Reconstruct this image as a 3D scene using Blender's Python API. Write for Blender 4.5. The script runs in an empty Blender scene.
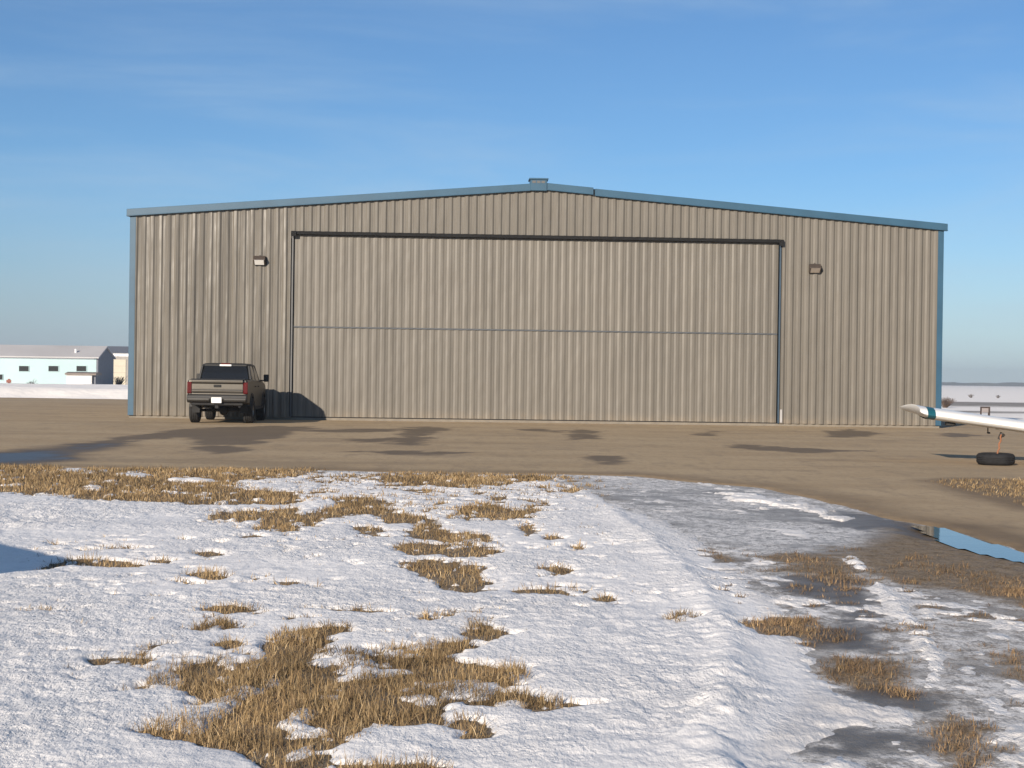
import bpy, bmesh, math, random
import numpy as np
from mathutils import Vector, Matrix
random.seed(7)
rng = np.random.default_rng(11)
sc = bpy.context.scene
COL = sc.collection
R = math.radians

# ------------------------------------------------------------------ camera
F = 1538.0
CAMH = 1.65
MW = Matrix.Translation((0, 0, CAMH)) @ Matrix.Rotation(math.pi/2 - 5.8/F, 4, 'X') @ Matrix.Rotation(0.014, 4, 'Z')
cam = bpy.data.cameras.new('camera')
cam.sensor_width = 36.0
cam.lens = 36.0*F/1024.0
cam.clip_start = 0.1
cam.clip_end = 12000
co = bpy.data.objects.new('camera', cam)
COL.objects.link(co)
co.matrix_world = MW
sc.camera = co
R3 = MW.to_3x3()

def ray(px, py):
    return R3 @ Vector(((px-512)/F, -(py-384)/F, -1.0))

def G(px, py, z=0.0):
    """survey point: the ground point that photo position px,py falls on"""
    d = ray(px, py)
    t = (z-CAMH)/d.z
    return (d.x*t, d.y*t)

def D(px, py, depth):
    d = ray(px, py)
    t = depth/d.y
    return Vector((d.x*t, depth, CAMH+d.z*t))

# ------------------------------------------------------------------ helpers
def tag(o, label=None, cat=None, group=None, kind=None):
    if label: o['label'] = label
    if cat: o['category'] = cat
    if group: o['group'] = group
    if kind: o['kind'] = kind
    return o

def empty(name, loc, rz=0.0, label=None, cat=None, group=None):
    o = bpy.data.objects.new(name, None)
    o.empty_display_size = 0.3
    COL.objects.link(o)
    o.location = loc
    o.rotation_euler = (0, 0, rz)
    return tag(o, label, cat, group)

class MB:
    def __init__(s): s.bm = bmesh.new()
    def box(s, x0, x1, y0, y1, z0, z1):
        v = [s.bm.verts.new((x, y, z)) for z in (z0, z1) for y in (y0, y1) for x in (x0, x1)]
        for f in ((0,2,3,1),(4,5,7,6),(0,1,5,4),(2,6,7,3),(0,4,6,2),(1,3,7,5)):
            s.bm.faces.new([v[i] for i in f])
        return s
    def hull8(s, pts):
        v = [s.bm.verts.new(p) for p in pts]
        for f in ((0,2,3,1),(4,5,7,6),(0,1,5,4),(2,6,7,3),(0,4,6,2),(1,3,7,5)):
            s.bm.faces.new([v[i] for i in f])
        return s
    def prism(s, poly, a, b, axis='x'):
        """2D outline swept along an axis from a to b"""
        def mk(p, t):
            if axis == 'x': return (t, p[0], p[1])
            if axis == 'y': return (p[0], t, p[1])
            return (p[0], p[1], t)
        v0 = [s.bm.verts.new(mk(p, a)) for p in poly]
        v1 = [s.bm.verts.new(mk(p, b)) for p in poly]
        n = len(poly)
        s.bm.faces.new(v0); s.bm.faces.new(v1[::-1])
        for i in range(n):
            s.bm.faces.new((v0[i], v1[i], v1[(i+1) % n], v0[(i+1) % n]))
        return s
    def loft(s, rings, cap=True):
        vs = [[s.bm.verts.new(p) for p in r] for r in rings]
        n = len(vs[0])
        for a, b in zip(vs[:-1], vs[1:]):
            for i in range(n):
                s.bm.faces.new((a[i], b[i], b[(i+1) % n], a[(i+1) % n]))
        if cap:
            s.bm.faces.new(vs[0]); s.bm.faces.new(vs[-1][::-1])
        return s
    def tube(s, p0, p1, r, r1=None, n=10):
        p0 = Vector(p0); p1 = Vector(p1)
        if r1 is None: r1 = r
        d = (p1-p0).normalized()
        u = d.orthogonal().normalized(); w = d.cross(u)
        def ring(p, q): return [p + (u*math.cos(2*math.pi*i/n)+w*math.sin(2*math.pi*i/n))*q for i in range(n)]
        return s.loft([ring(p0, r), ring(p1, r1)])
    def lathe(s, prof, c=(0,0,0), axis='x', n=36):
        """profile list of (along axis, radius) turned closed about the axis"""
        c = Vector(c)
        rings = []
        for k in range(n):
            a = 2*math.pi*k/n
            r = []
            for t, q in prof:
                if axis == 'x': p = (t, q*math.cos(a), q*math.sin(a))
                elif axis == 'y': p = (q*math.cos(a), t, q*math.sin(a))
                else: p = (q*math.cos(a), q*math.sin(a), t)
                r.append(c+Vector(p))
            rings.append(r)
        vs = [[s.bm.verts.new(p) for p in r] for r in rings]
        m = len(prof)
        for k in range(n):
            a, b = vs[k], vs[(k+1) % n]
            for i in range(m):
                s.bm.faces.new((a[i], b[i], b[(i+1) % m], a[(i+1) % m]))
        return s
    def build(s, name, mat, parent=None, bevel=0, seg=2, smooth=False, label=None):
        bmesh.ops.recalc_face_normals(s.bm, faces=s.bm.faces)
        me = bpy.data.meshes.new(name)
        s.bm.to_mesh(me); s.bm.free()
        me.materials.append(mat)
        if smooth:
            for p in me.polygons: p.use_smooth = True
            if hasattr(me, 'set_sharp_from_angle'): me.set_sharp_from_angle(angle=R(38))
        o = bpy.data.objects.new(name, me)
        COL.objects.link(o)
        if parent: o.parent = parent
        if bevel:
            m = o.modifiers.new('edge', 'BEVEL'); m.width = bevel; m.segments = seg; m.limit_method = 'ANGLE'; m.angle_limit = R(35)
        if label: o['label'] = label
        return o

def grid_mesh(name, xs, ys, z, mat, attrs=None, smooth=True, keep=None):
    nx, ny = len(xs), len(ys)
    X, Y = np.meshgrid(xs, ys)
    co_ = np.stack([X.ravel(), Y.ravel(), z.ravel()], 1).astype(np.float32)
    i = np.arange((ny-1)*nx).reshape(ny-1, nx)[:, :-1].ravel()
    q = np.stack([i, i+1, i+nx+1, i+nx], 1)
    if keep is not None:
        k = keep.ravel()
        q = q[k[q].any(1)]
        used = np.zeros(len(co_), bool); used[q.ravel()] = True
        remap = np.cumsum(used)-1
        q = remap[q]
        co_ = co_[used]
    else:
        used = None
    me = bpy.data.meshes.new(name)
    me.vertices.add(len(co_)); me.vertices.foreach_set('co', co_.ravel())
    me.loops.add(q.size); me.loops.foreach_set('vertex_index', q.ravel().astype(np.int32))
    me.polygons.add(len(q)); me.polygons.foreach_set('loop_start', np.arange(0, q.size, 4, dtype=np.int32))
    me.update(calc_edges=True)
    if smooth: me.polygons.foreach_set('use_smooth', np.ones(len(q), bool))
    if attrs:
        for an, arr in attrs.items():
            a = arr.ravel()
            if used is not None: a = a[used]
            at = me.attributes.new(an, 'FLOAT', 'POINT'); at.data.foreach_set('value', a.astype(np.float32))
    me.materials.append(mat)
    o = bpy.data.objects.new(name, me); COL.objects.link(o)
    return o

# ---- world-space noise
def _h(ix, iy, s):
    n = (ix.astype(np.int64)*374761393 + iy.astype(np.int64)*668265263 + s*974634777) & 0xffffffff
    n = ((n ^ (n >> 13))*1274126177) & 0xffffffff
    return ((n ^ (n >> 16)) & 0xffff)/65535.0
def vnoise(x, y, s=0):
    ix = np.floor(x); iy = np.floor(y); fx = x-ix; fy = y-iy
    fx = fx*fx*fx*(fx*(fx*6-15)+10); fy = fy*fy*fy*(fy*(fy*6-15)+10)
    a = _h(ix, iy, s); b = _h(ix+1, iy, s); c = _h(ix, iy+1, s); d = _h(ix+1, iy+1, s)
    return (a+(b-a)*fx)*(1-fy) + (c+(d-c)*fx)*fy
def fbm(x, y, s=0, o=4, g=.5):
    t = 0; a = 1; n = 0
    for k in range(o):
        c, q = math.cos(.6*k+.3), math.sin(.6*k+.3)
        t = t+a*vnoise((x*c-y*q)*2**k+17.3*k, (x*q+y*c)*2**k-9.1*k, s+k); n += a; a *= g
    return t/n*2-1
def sstep(a, b, x):
    t = np.clip((x-a)/(b-a), 0, 1); return t*t*(3-2*t)
def sdf(poly, x, y, far=3.0):
    """signed distance, positive inside"""
    P = np.array(poly, float)
    out = np.full(x.shape, -far)
    m = (x > P[:,0].min()-far) & (x < P[:,0].max()+far) & (y > P[:,1].min()-far) & (y < P[:,1].max()+far)
    if not m.any(): return out
    px, py = x[m], y[m]
    d = np.full(px.shape, 1e9); ins = np.zeros(px.shape, bool)
    for i in range(len(P)):
        a = P[i]; b = P[(i+1) % len(P)]; e = b-a
        t = np.clip(((px-a[0])*e[0]+(py-a[1])*e[1])/max(e@e, 1e-9), 0, 1)
        d = np.minimum(d, (px-a[0]-t*e[0])**2+(py-a[1]-t*e[1])**2)
        if a[1] != b[1]:
            c = ((a[1] > py) != (b[1] > py)) & (px < (b[0]-a[0])*(py-a[1])/(b[1]-a[1])+a[0])
            ins ^= c
    d = np.sqrt(d)
    out[m] = np.where(ins, d, -np.minimum(d, far))
    return out
def GP(pts): return [G(*p) for p in pts]

# ------------------------------------------------------------------ materials
def mat(name, col=(.5,.5,.5), rough=.6, metal=0.0, spec=.5, bump=0, bscale=20, var=0, vscale=3, coat=0, alpha=None, trans=0, emit=None):
    m = bpy.data.materials.new(name); m.use_nodes = True
    nt = m.node_tree; b = nt.nodes['Principled BSDF']
    b.inputs['Base Color'].default_value = (*col, 1)
    b.inputs['Roughness'].default_value = rough
    b.inputs['Metallic'].default_value = metal
    b.inputs['Specular IOR Level'].default_value = spec
    b.inputs['Coat Weight'].default_value = coat
    b.inputs['Coat Roughness'].default_value = .08
    b.inputs['Transmission Weight'].default_value = trans
    if var or bump:
        tc = nt.nodes.new('ShaderNodeTexCoord')
    if var:
        n = nt.nodes.new('ShaderNodeTexNoise'); n.inputs['Scale'].default_value = vscale; n.inputs['Detail'].default_value = 6
        nt.links.new(tc.outputs['Object'], n.inputs['Vector'])
        mr = nt.nodes.new('ShaderNodeMapRange'); mr.inputs[1].default_value = .3; mr.inputs[2].default_value = .7
        mr.inputs[3].default_value = 1-var; mr.inputs[4].default_value = 1+var
        nt.links.new(n.outputs['Fac'], mr.inputs[0])
        mx = nt.nodes.new('ShaderNodeVectorMath'); mx.operation = 'SCALE'
        mx.inputs[0].default_value = col
        nt.links.new(mr.outputs[0], mx.inputs['Scale'])
        nt.links.new(mx.outputs[0], b.inputs['Base Color'])
    if bump:
        n2 = nt.nodes.new('ShaderNodeTexNoise'); n2.inputs['Scale'].default_value = bscale; n2.inputs['Detail'].default_value = 4
        nt.links.new(tc.outputs['Object'], n2.inputs['Vector'])
        bp = nt.nodes.new('ShaderNodeBump'); bp.inputs['Strength'].default_value = 1; bp.inputs['Distance'].default_value = bump
        nt.links.new(n2.outputs['Fac'], bp.inputs['Height']); nt.links.new(bp.outputs[0], b.inputs['Normal'])
    return m

class NT:
    """tiny node-graph writer"""
    def __init__(s, name):
        s.m = bpy.data.materials.new(name); s.m.use_nodes = True
        s.t = s.m.node_tree; s.b = s.t.nodes['Principled BSDF']
    def n(s, typ, **kw):
        x = s.t.nodes.new(typ)
        for k, v in kw.items(): setattr(x, k, v)
        return x
    def set(s, sock, v):
        if hasattr(v, 'is_output'): s.t.links.new(v, sock)
        else: sock.default_value = v
    def attr(s, name): return s.n('ShaderNodeAttribute', attribute_name=name).outputs['Fac']
    def pos(s): return s.n('ShaderNodeNewGeometry').outputs['Position']
    def map(s, v, scale):
        x = s.n('ShaderNodeMapping'); s.set(x.inputs['Vector'], v); x.inputs['Scale'].default_value = scale; return x.outputs[0]
    def noise(s, v, scale, detail=5, rough=.55, dist=0):
        x = s.n('ShaderNodeTexNoise'); s.set(x.inputs['Vector'], v); x.inputs['Scale'].default_value = scale
        x.inputs['Detail'].default_value = detail; x.inputs['Roughness'].default_value = rough; x.inputs['Distortion'].default_value = dist
        return x.outputs['Fac']
    def mr(s, v, a, b, c=0., d=1., smooth=True):
        x = s.n('ShaderNodeMapRange', interpolation_type='SMOOTHSTEP' if smooth else 'LINEAR'); s.set(x.inputs[0], v)
        for i, q in zip((1,2,3,4), (a,b,c,d)): s.set(x.inputs[i], q)
        return x.outputs[0]
    def math(s, op, a, b=0.):
        x = s.n('ShaderNodeMath', operation=op); s.set(x.inputs[0], a); s.set(x.inputs[1], b); return x.outputs[0]
    def mix(s, f, a, b):
        x = s.n('ShaderNodeMix', data_type='RGBA'); s.set(x.inputs[0], f)
        s.set(x.inputs[6], a if hasattr(a, 'is_output') else (*a, 1)); s.set(x.inputs[7], b if hasattr(b, 'is_output') else (*b, 1))
        return x.outputs[2]
    def bump(s, h, dist, strength=1., normal=None):
        x = s.n('ShaderNodeBump'); s.set(x.inputs['Height'], h); x.inputs['Distance'].default_value = dist; x.inputs['Strength'].default_value = strength
        if normal is not None: s.set(x.inputs['Normal'], normal)
        return x.outputs[0]
    def sep(s, v):
        x = s.n('ShaderNodeSeparateXYZ'); s.set(x.inputs[0], v); return x.outputs

# ---- snow
def snow_material():
    n = NT('old_snow'); p = n.pos()
    big = n.noise(p, .5, 3); pm = n.map(p, (1, .5, 1)); fine = n.noise(pm, 40, 6, .65); mid = n.noise(pm, 13, 5, .6)
    c = n.mix(n.mr(big, .3, .7), (.80, .775, .75), (.88, .85, .815))
    grit = n.mr(n.noise(p, 60, 3, .6), .66, .74)
    dirt = n.math('MULTIPLY', grit, n.mr(n.noise(p, 2.2, 3), .46, .66))
    c = n.mix(n.math('MULTIPLY', dirt, .45), c, (.34, .29, .22))
    c = n.mix(n.math('MULTIPLY', n.attr('dirt'), .8), c, (.36, .33, .30))
    n.set(n.b.inputs['Base Color'], c)
    n.b.inputs['Roughness'].default_value = .55
    n.b.inputs['Specular IOR Level'].default_value = .35
    cr = n.mr(n.noise(n.map(p, (.45, .35, 1)), 1.0, 3), .36, .62, .35, 1.25)
    nb = n.bump(n.math('MULTIPLY', mid, cr), .040)
    nb = n.bump(n.math('MULTIPLY', fine, cr), .010, normal=nb)
    n.set(n.b.inputs['Normal'], nb)
    return n.m
M_SNOW = snow_material()

# ---- verge: thatch soil, grey ice, frost film, wet
def verge_material():
    n = NT('verge_soil_and_ice'); p = n.pos()
    ice, frost, wet = n.attr('ice'), n.attr('frost'), n.attr('wet')
    a = n.noise(p, 6, 6, .65); f = n.noise(p, 55, 4, .7)
    soil = n.mix(n.mr(a, .35, .65), (.10, .068, .040), (.20, .138, .078))
    soil = n.mix(n.mr(f, .45, .65), soil, (.27, .20, .11))
    icec = n.mix(n.mr(n.noise(p, 3.5, 6, .6), .3, .7), (.20, .20, .20), (.36, .36, .36))
    c = n.mix(ice, soil, icec)
    fr = n.math('MULTIPLY', frost, n.mr(n.math('ADD', n.math('MULTIPLY', n.noise(n.map(p, (1, .6, 1)), 9, 6, .72), .6), n.math('MULTIPLY', n.noise(n.map(p, (1, .6, 1)), 38, 4, .7), .4)), .43, .56, .12, 1.0))
    c = n.mix(fr, c, (.74, .72, .70))
    c = n.mix(n.math('MULTIPLY', wet, .66), c, (.068, .058, .048))
    n.set(n.b.inputs['Base Color'], c)
    ro = n.math('SUBTRACT', .85, n.math('MULTIPLY', ice, .12))
    ro = n.math('SUBTRACT', ro, n.math('MULTIPLY', wet, .42))
    n.set(n.b.inputs['Roughness'], ro)
    n.b.inputs['Specular IOR Level'].default_value = .22
    n.set(n.b.inputs['Normal'], n.bump(f, .012, normal=n.bump(a, .03)))
    return n.m
M_VERGE = verge_material()

def apron_material():
    n = NT('worn_apron'); p = n.pos()
    wet = n.attr('wet'); mud = n.attr('mud')
    st = n.noise(n.map(p, (.16, .5, 1)), 1.0, 6, .6)
    st2 = n.noise(n.map(p, (.5, .35, 1)), .6, 6, .6)
    f = n.noise(p, 30, 5, .7)
    c = n.mix(n.mr(st, .34, .66), (.355, .262, .158), (.415, .314, .194))
    c = n.mix(n.mr(st2, .52, .72, 0, .55), c, (.30, .230, .153))
    c = n.mix(n.mr(f, .5, .75, 0, .4), c, (.44, .36, .265))
    ag = n.noise(n.map(p, (1, .45, 1)), 7, 6, .75)
    c = n.mix(n.mr(ag, .48, .68, 0, .55), c, (.235, .175, .115))
    ag2 = n.noise(n.map(p, (1, .30, 1)), 1.6, 7, .72)
    c = n.mix(n.mr(ag2, .50, .66, 0, .45), c, (.24, .185, .125))
    c = n.mix(n.math('MULTIPLY', mud, .7), c, (.13, .09, .055))
    c = n.mix(n.math('MULTIPLY', wet, .80), c, (.105, .080, .056))
    pl = n.attr('pool'); c = n.mix(n.math('MULTIPLY', pl, .85), c, (.045, .045, .048))
    n.set(n.b.inputs['Base Color'], c)
    n.set(n.b.inputs['Roughness'], n.math('SUBTRACT', n.math('SUBTRACT', .92, n.math('MULTIPLY', wet, .2)), n.math('MULTIPLY', pl, .34)))
    n.b.inputs['Specular IOR Level'].default_value = .2
    n.set(n.b.inputs['Normal'], n.bump(f, .006, normal=n.bump(st2, .03)))
    return n.m
M_APRON = apron_material()

def field_material():
    n = NT('snow_field'); p = n.pos(); xyz = n.sep(p)
    w = n.noise(n.map(p, (.02, .05, 1)), 1.0, 4)
    y = n.math('ADD', xyz[1], n.math('MULTIPLY', n.math('SUBTRACT', w, .5), 22.0))
    def band(a, b, s): return n.math('MULTIPLY', n.mr(y, a-s, a+s), n.mr(y, b-s, b+s, 1., 0.))
    right = n.mr(xyz[0], 8., 16.)
    bands = n.math('MAXIMUM', band(122, 150, 5), band(93, 101, 3))
    bands = n.math('MAXIMUM', n.math('MULTIPLY', bands, right), n.mr(n.noise(n.map(p, (.006, .003, 1)), 1.0, 5), .60, .70, 0, .5))
    c = n.mix(n.mr(n.noise(p, .4, 5), .3, .7), (.86, .81, .75), (.92, .87, .81))
    c = n.mix(n.math('MULTIPLY', bands, n.mr(n.noise(n.map(p, (.3, 1.0, 1)), .8, 5), .25, .55, .35, .95)), c, (.15, .125, .10))
    n.set(n.b.inputs['Base Color'], c); n.b.inputs['Roughness'].default_value = .8
    n.set(n.b.inputs['Normal'], n.bump(n.noise(p, 1.2, 5), .08))
    return n.m
M_FIELD = field_material()

def wall_material(name, col, dirt=.12, warp=.02, rough=.50):  # dirt sets the colour streaks, which imitate sheen on the left wall
    n = NT(name)
    tc = n.n('ShaderNodeTexCoord').outputs['Object']
    z = n.sep(tc)[2]
    s = n.noise(n.map(tc, (2.2, 2.2, .12)), 1.0, 5, .6)
    b = n.noise(n.map(tc, (.35, .35, .5)), 1.0, 3)
    c = n.mix(n.mr(s, .3, .7), tuple(v*(1-dirt) for v in col), tuple(v*(1+dirt*.6) for v in col))
    c = n.mix(n.mr(b, .3, .7, 0, .35), c, tuple(v*.82 for v in col))
    splash = n.math('MULTIPLY', n.mr(z, .0, .55, 1., 0.), n.mr(n.noise(tc, 3, 5), .3, .7, .1, .6))
    c = n.mix(splash, c, (.22, .175, .125))
    n.set(n.b.inputs['Base Color'], c)
    n.b.inputs['Roughness'].default_value = rough
    n.b.inputs['Specular IOR Level'].default_value = .45
    oil = n.noise(n.map(tc, (1.6, 1.6, .55)), 1.0, 2)
    pan = n.noise(n.map(tc, (2.6, 2.6, .10)), 1.0, 2)
    n.set(n.b.inputs['Normal'], n.bump(oil, .045, normal=n.bump(pan, warp)))
    return n.m
M_TAN = wall_material('tan_ribbed_steel', (.143, .129, .107))
M_TAN2 = wall_material('tan_steel_glossier_painted_sheen', (.150, .135, .112), .20, .09, .33)  # stronger colour streaks painted in as the left wall's highlights
M_TRIM = mat('blue_trim_steel', (.026, .080, .132), .45, var=.10, vscale=1.5)
M_ROOF = mat('blue_roof_steel', (.16, .20, .23), .5, var=.1)
M_SEAL = mat('black_rubber_seal', (.010, .010, .010), .75, spec=.2, var=.2)
M_JAMB = mat('grey_door_trim', (.10, .10, .10), .55, var=.1)
M_DTRIM = mat('dark_blue_door_trim', (.040, .068, .10), .55, var=.1)
M_SEAM = mat('blue_grey_hinge_strip', (.065, .072, .08), .6, var=.15)
M_CONC = mat('pale_concrete', (.20, .175, .14), .9, var=.15, bump=.01)
M_WHITEP = mat('white_guide_paint', (.36, .35, .34), .55, var=.08)
M_BRONZE = mat('brown_lamp_housing', (.055, .042, .033), .5, var=.15)
M_LENS = mat('prismatic_lamp_lens', (.80, .79, .76), .25, var=.05)
M_LENSD = mat('brown_lamp_lens', (.30, .26, .22), .35, var=.15)  # browner, darker lens colour for the right lamp

# ------------------------------------------------------------------ light and sky
SUNV = Vector((1.28, 2.68, -1.0)).normalized()      # the way the light travels
elev = math.asin(-SUNV.z)
src = -SUNV
sun = bpy.data.lights.new('sun', 'SUN'); sun.energy = 5.0; sun.angle = R(.53); sun.color = (1.0, .88, .74)
so = bpy.data.objects.new('sun', sun); COL.objects.link(so)
so.rotation_euler = SUNV.to_track_quat('-Z', 'Y').to_euler(); so.location = (-20, -40, 30)
w = bpy.data.worlds.new('World'); sc.world = w; w.use_nodes = True
nt = w.node_tree; bg = nt.nodes['Background']
sky = nt.nodes.new('ShaderNodeTexSky'); sky.sky_type = 'NISHITA'; sky.sun_disc = False
sky.sun_elevation = elev
sky.sun_rotation = math.atan2(src.x, src.y)
sky.altitude = 900; sky.air_density = 1.0; sky.dust_density = 0.0; sky.ozone_density = 4.0
tc = nt.nodes.new('ShaderNodeTexCoord')
mp = nt.nodes.new('ShaderNodeMapping'); mp.inputs['Scale'].default_value = (2.2, 2.2, 16); mp.inputs['Rotation'].default_value = (R(4), R(-7), 0)
nt.links.new(tc.outputs['Generated'], mp.inputs[0])
cn = nt.nodes.new('ShaderNodeTexNoise'); cn.inputs['Scale'].default_value = 1.3; cn.inputs['Detail'].default_value = 7; cn.inputs['Roughness'].default_value = .55; cn.inputs['Distortion'].default_value = .4
nt.links.new(mp.outputs[0], cn.inputs['Vector'])
cm = nt.nodes.new('ShaderNodeMapRange'); cm.interpolation_type = 'SMOOTHSTEP'
for i, v in zip((1,2,3,4), (.36, .74, 0, .42)): cm.inputs[i].default_value = v
nt.links.new(cn.outputs['Fac'], cm.inputs[0])
cx = nt.nodes.new('ShaderNodeMix'); cx.data_type = 'RGBA'
nt.links.new(cm.outputs[0], cx.inputs[0]); nt.links.new(sky.outputs[0], cx.inputs[6]); cx.inputs[7].default_value = (6.2, 6.6, 7.2, 1)
def wn(typ, **kw):
    x = nt.nodes.new(typ)
    for k, v in kw.items(): setattr(x, k, v)
    return x
tint = wn('ShaderNodeMix', data_type='RGBA', blend_type='MULTIPLY'); tint.inputs[0].default_value = 1
tint.inputs[7].default_value = (.84, 1.01, 1.13, 1)
nt.links.new(cx.outputs[2], tint.inputs[6])
sx = wn('ShaderNodeSeparateXYZ'); nt.links.new(tc.outputs['Generated'], sx.inputs[0])
def wmr(v, a, b, c, d):
    x = wn('ShaderNodeMapRange', interpolation_type='SMOOTHSTEP'); nt.links.new(v, x.inputs[0])
    for i, q in zip((1,2,3,4), (a, b, c, d)): x.inputs[i].default_value = q
    return x.outputs[0]
hc = wn('ShaderNodeMix', data_type='RGBA'); hc.inputs[6].default_value = (3.3, 3.85, 4.45, 1); hc.inputs[7].default_value = (5.9, 7.1, 7.9, 1)
nt.links.new(wmr(sx.outputs[0], -.42, .02, 0, 1), hc.inputs[0])
hm = wn('ShaderNodeMix', data_type='RGBA')
nt.links.new(wmr(sx.outputs[2], -.06, .14, .98, 0), hm.inputs[0]); nt.links.new(tint.outputs[2], hm.inputs[6]); nt.links.new(hc.outputs[2], hm.inputs[7])
nt.links.new(hm.outputs[2], bg.inputs['Color'])
bg.inputs['Strength'].default_value = .068
sc.view_settings.view_transform = 'Standard'; sc.view_settings.look = 'None'
sc.view_settings.exposure = 0.46; sc.view_settings.gamma = 1.0; sc.view_settings.use_curve_mapping = False

# ------------------------------------------------------------------ ground sheets
xs = np.concatenate([np.linspace(-5000, -60, 12), np.linspace(-50, 50, 21), np.linspace(60, 5000, 12)])
ys = np.concatenate([np.linspace(-400, 0, 5), np.linspace(10, 200, 24), np.linspace(230, 5000, 16)])
o = grid_mesh('ground', xs, ys, np.full((len(ys), len(xs)), -.06), M_FIELD); tag(o, kind='structure')

# surveyed outlines (photo positions turned into ground points)
APRON_EDGE = [(-700,462),(-60,465),(60,467),(160,469),(330,470),(460,473),(560,474),(640,476),(700,482),(760,487),(800,495),(850,506),(890,519),(935,526),(985,539),(1024,551),(1200,600)]
edge = GP(APRON_EDGE)
apron_poly = edge + [(30, 12), (60, 20), (60, 66), (17, 70), (14, 96), (-20, 97), (-90, 96), (-90, 27)]
GRASSP = {  # outline: weight of edge noise in metres
 'A': ([(-260,470),(-60,466),(50,465),(130,468),(260,466),(335,470),(300,478),(240,482),(262,488),(310,494),(325,499),(300,505),(285,510),(262,506),(215,507),(150,503),(80,501),(40,496),(-60,489),(-260,484)], .5),
 'B': ([(198,517),(225,507),(270,509),(300,507),(335,498),(385,495),(400,505),(368,514),(335,521),(310,532),(272,533),(228,527)], .45),
 'C': ([(330,497),(365,496),(400,509),(440,521),(450,530),(490,534),(508,545),(500,555),(488,559),(480,567),(440,557),(400,557),(383,546),(425,541),(395,532),(360,536),(350,528),(390,523),(360,515),(330,512)], .2),
 'D': ([(400,561),(430,558),(470,562),(494,570),(488,580),(495,592),(470,593),(430,587),(420,578),(395,570)], .15),
 'E': ([(440,513),(455,508),(480,502),(505,507),(533,512),(530,515),(500,518),(470,519)], .2),
 'Fb': ([(340,475),(400,473),(470,473),(560,476),(565,481),(520,486),(470,488),(430,487),(380,487)], .7),
 'H1': ([(108,694),(150,682),(178,664),(215,658),(250,662),(262,650),(272,632),(300,628),(330,624),(362,629),(330,636),(345,652),(400,656),(455,656),(470,662),(530,668),(530,684),(500,690),(530,692),(560,700),(600,704),(570,712),(540,715),(520,708),(455,709),(440,715),(440,726),(380,730),(352,745),(342,760),(330,775),(258,778),(235,755),(195,746),(150,736),(140,728),(200,716),(190,700),(165,690)], .10),
 'H2': ([(365,648),(420,645),(470,640),(485,648),(460,655),(370,654)], .08),
 'H3': ([(460,630),(475,621),(500,629),(518,634),(500,641),(478,643),(460,637)], .06),
 'H4': ([(450,722),(470,715),(497,724),(500,739),(458,741)], .05),
 'H5': ([(185,629),(230,622),(242,629),(200,633)], .08),
 'H6': ([(213,646),(235,635),(252,647),(225,651)], .08),
 'H7': ([(330,764),(375,762),(450,766),(450,790),(330,790)], .05),
 's1': ([(50,563),(70,560),(100,559),(141,565),(135,569),(100,568),(70,566),(48,570)], .10),
 's2': ([(105,548),(125,546),(147,549),(125,550)], .12), 's3': ([(144,561),(160,560),(180,562),(160,564)], .1),
 's4': ([(184,574),(205,571),(233,577),(215,581),(190,578)], .12), 's5': ([(192,554),(208,551),(226,555),(208,557)], .1),
 's6': ([(174,582),(186,581),(200,585),(185,586)], .08), 's7': ([(205,609),(235,606),(258,609),(230,613)], .1),
 's8': ([(520,592),(540,589),(572,592),(540,595)], .12), 's9': ([(545,537),(556,535),(562,539),(552,541)], .1),
 's10': ([(572,546),(578,545),(585,549),(577,551)], .08), 's11': ([(535,569),(560,564),(575,570),(555,574)], .14),
 's12': ([(520,530),(530,525),(536,534),(526,537)], .12), 's13': ([(598,598),(605,596),(610,600),(602,602)], .05),
 's14': ([(664,620),(685,616),(697,619),(680,623)], .06), 's15': ([(565,700),(575,668)], .02) ,
 's16': ([(235,537),(255,535),(262,538),(245,540)], .12),
 'R1': ([(693,551),(720,551),(748,558),(740,564),(710,562)], .20),
 'R2': ([(745,556),(790,549),(835,558),(842,566),(890,570),(880,586),(820,586),(782,572),(755,563)], .35),
 'R3': ([(736,624),(770,618),(822,617),(830,636),(800,638),(765,635)], .14),
 'R4': ([(810,668),(830,653),(870,655),(905,661),(927,690),(915,701),(880,694),(840,690),(815,680)], .16),
 'R5': ([(918,718),(960,711),(998,728),(1002,745),(992,780),(950,780),(940,740),(920,727)], .15),
 'R6': ([(880,560),(920,553),(985,570),(1080,585),(1080,625),(1000,602),(930,578)], .35),
 'R7': ([(985,655),(1030,645),(1060,690),(1010,684),(990,672)], .22),
 'R8': ([(918,481),(960,479),(1080,479),(1080,524),(1010,506),(955,491)], .5),
 'm1': ([(300,478),(420,473),(560,476),(580,486),(545,500),(520,522),(440,516),(390,500),(330,494),(300,492)], .9),
 'm2': ([(500,524),(560,520),(610,545),(600,600),(540,605),(505,570)], .5),
 'm3': ([(60,545),(160,535),(260,560),(300,600),(260,660),(130,690),(90,640),(40,600)], .35),
 'm4': ([(250,520),(400,530),(400,580),(500,600),(470,640),(380,630),(300,560)], .3),
 'm5': ([(700,545),(860,548),(1040,610),(1060,690),(960,720),(860,660),(740,600)], .3),
}
del GRASSP['s15']
MOT = {'m1': -.02, 'm2': -.30, 'm3': -.22, 'm4': -.19, 'm5': -.10}
GP_W = {k: (GP(v[0]), v[1]) for k, v in GRASSP.items()}
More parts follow.
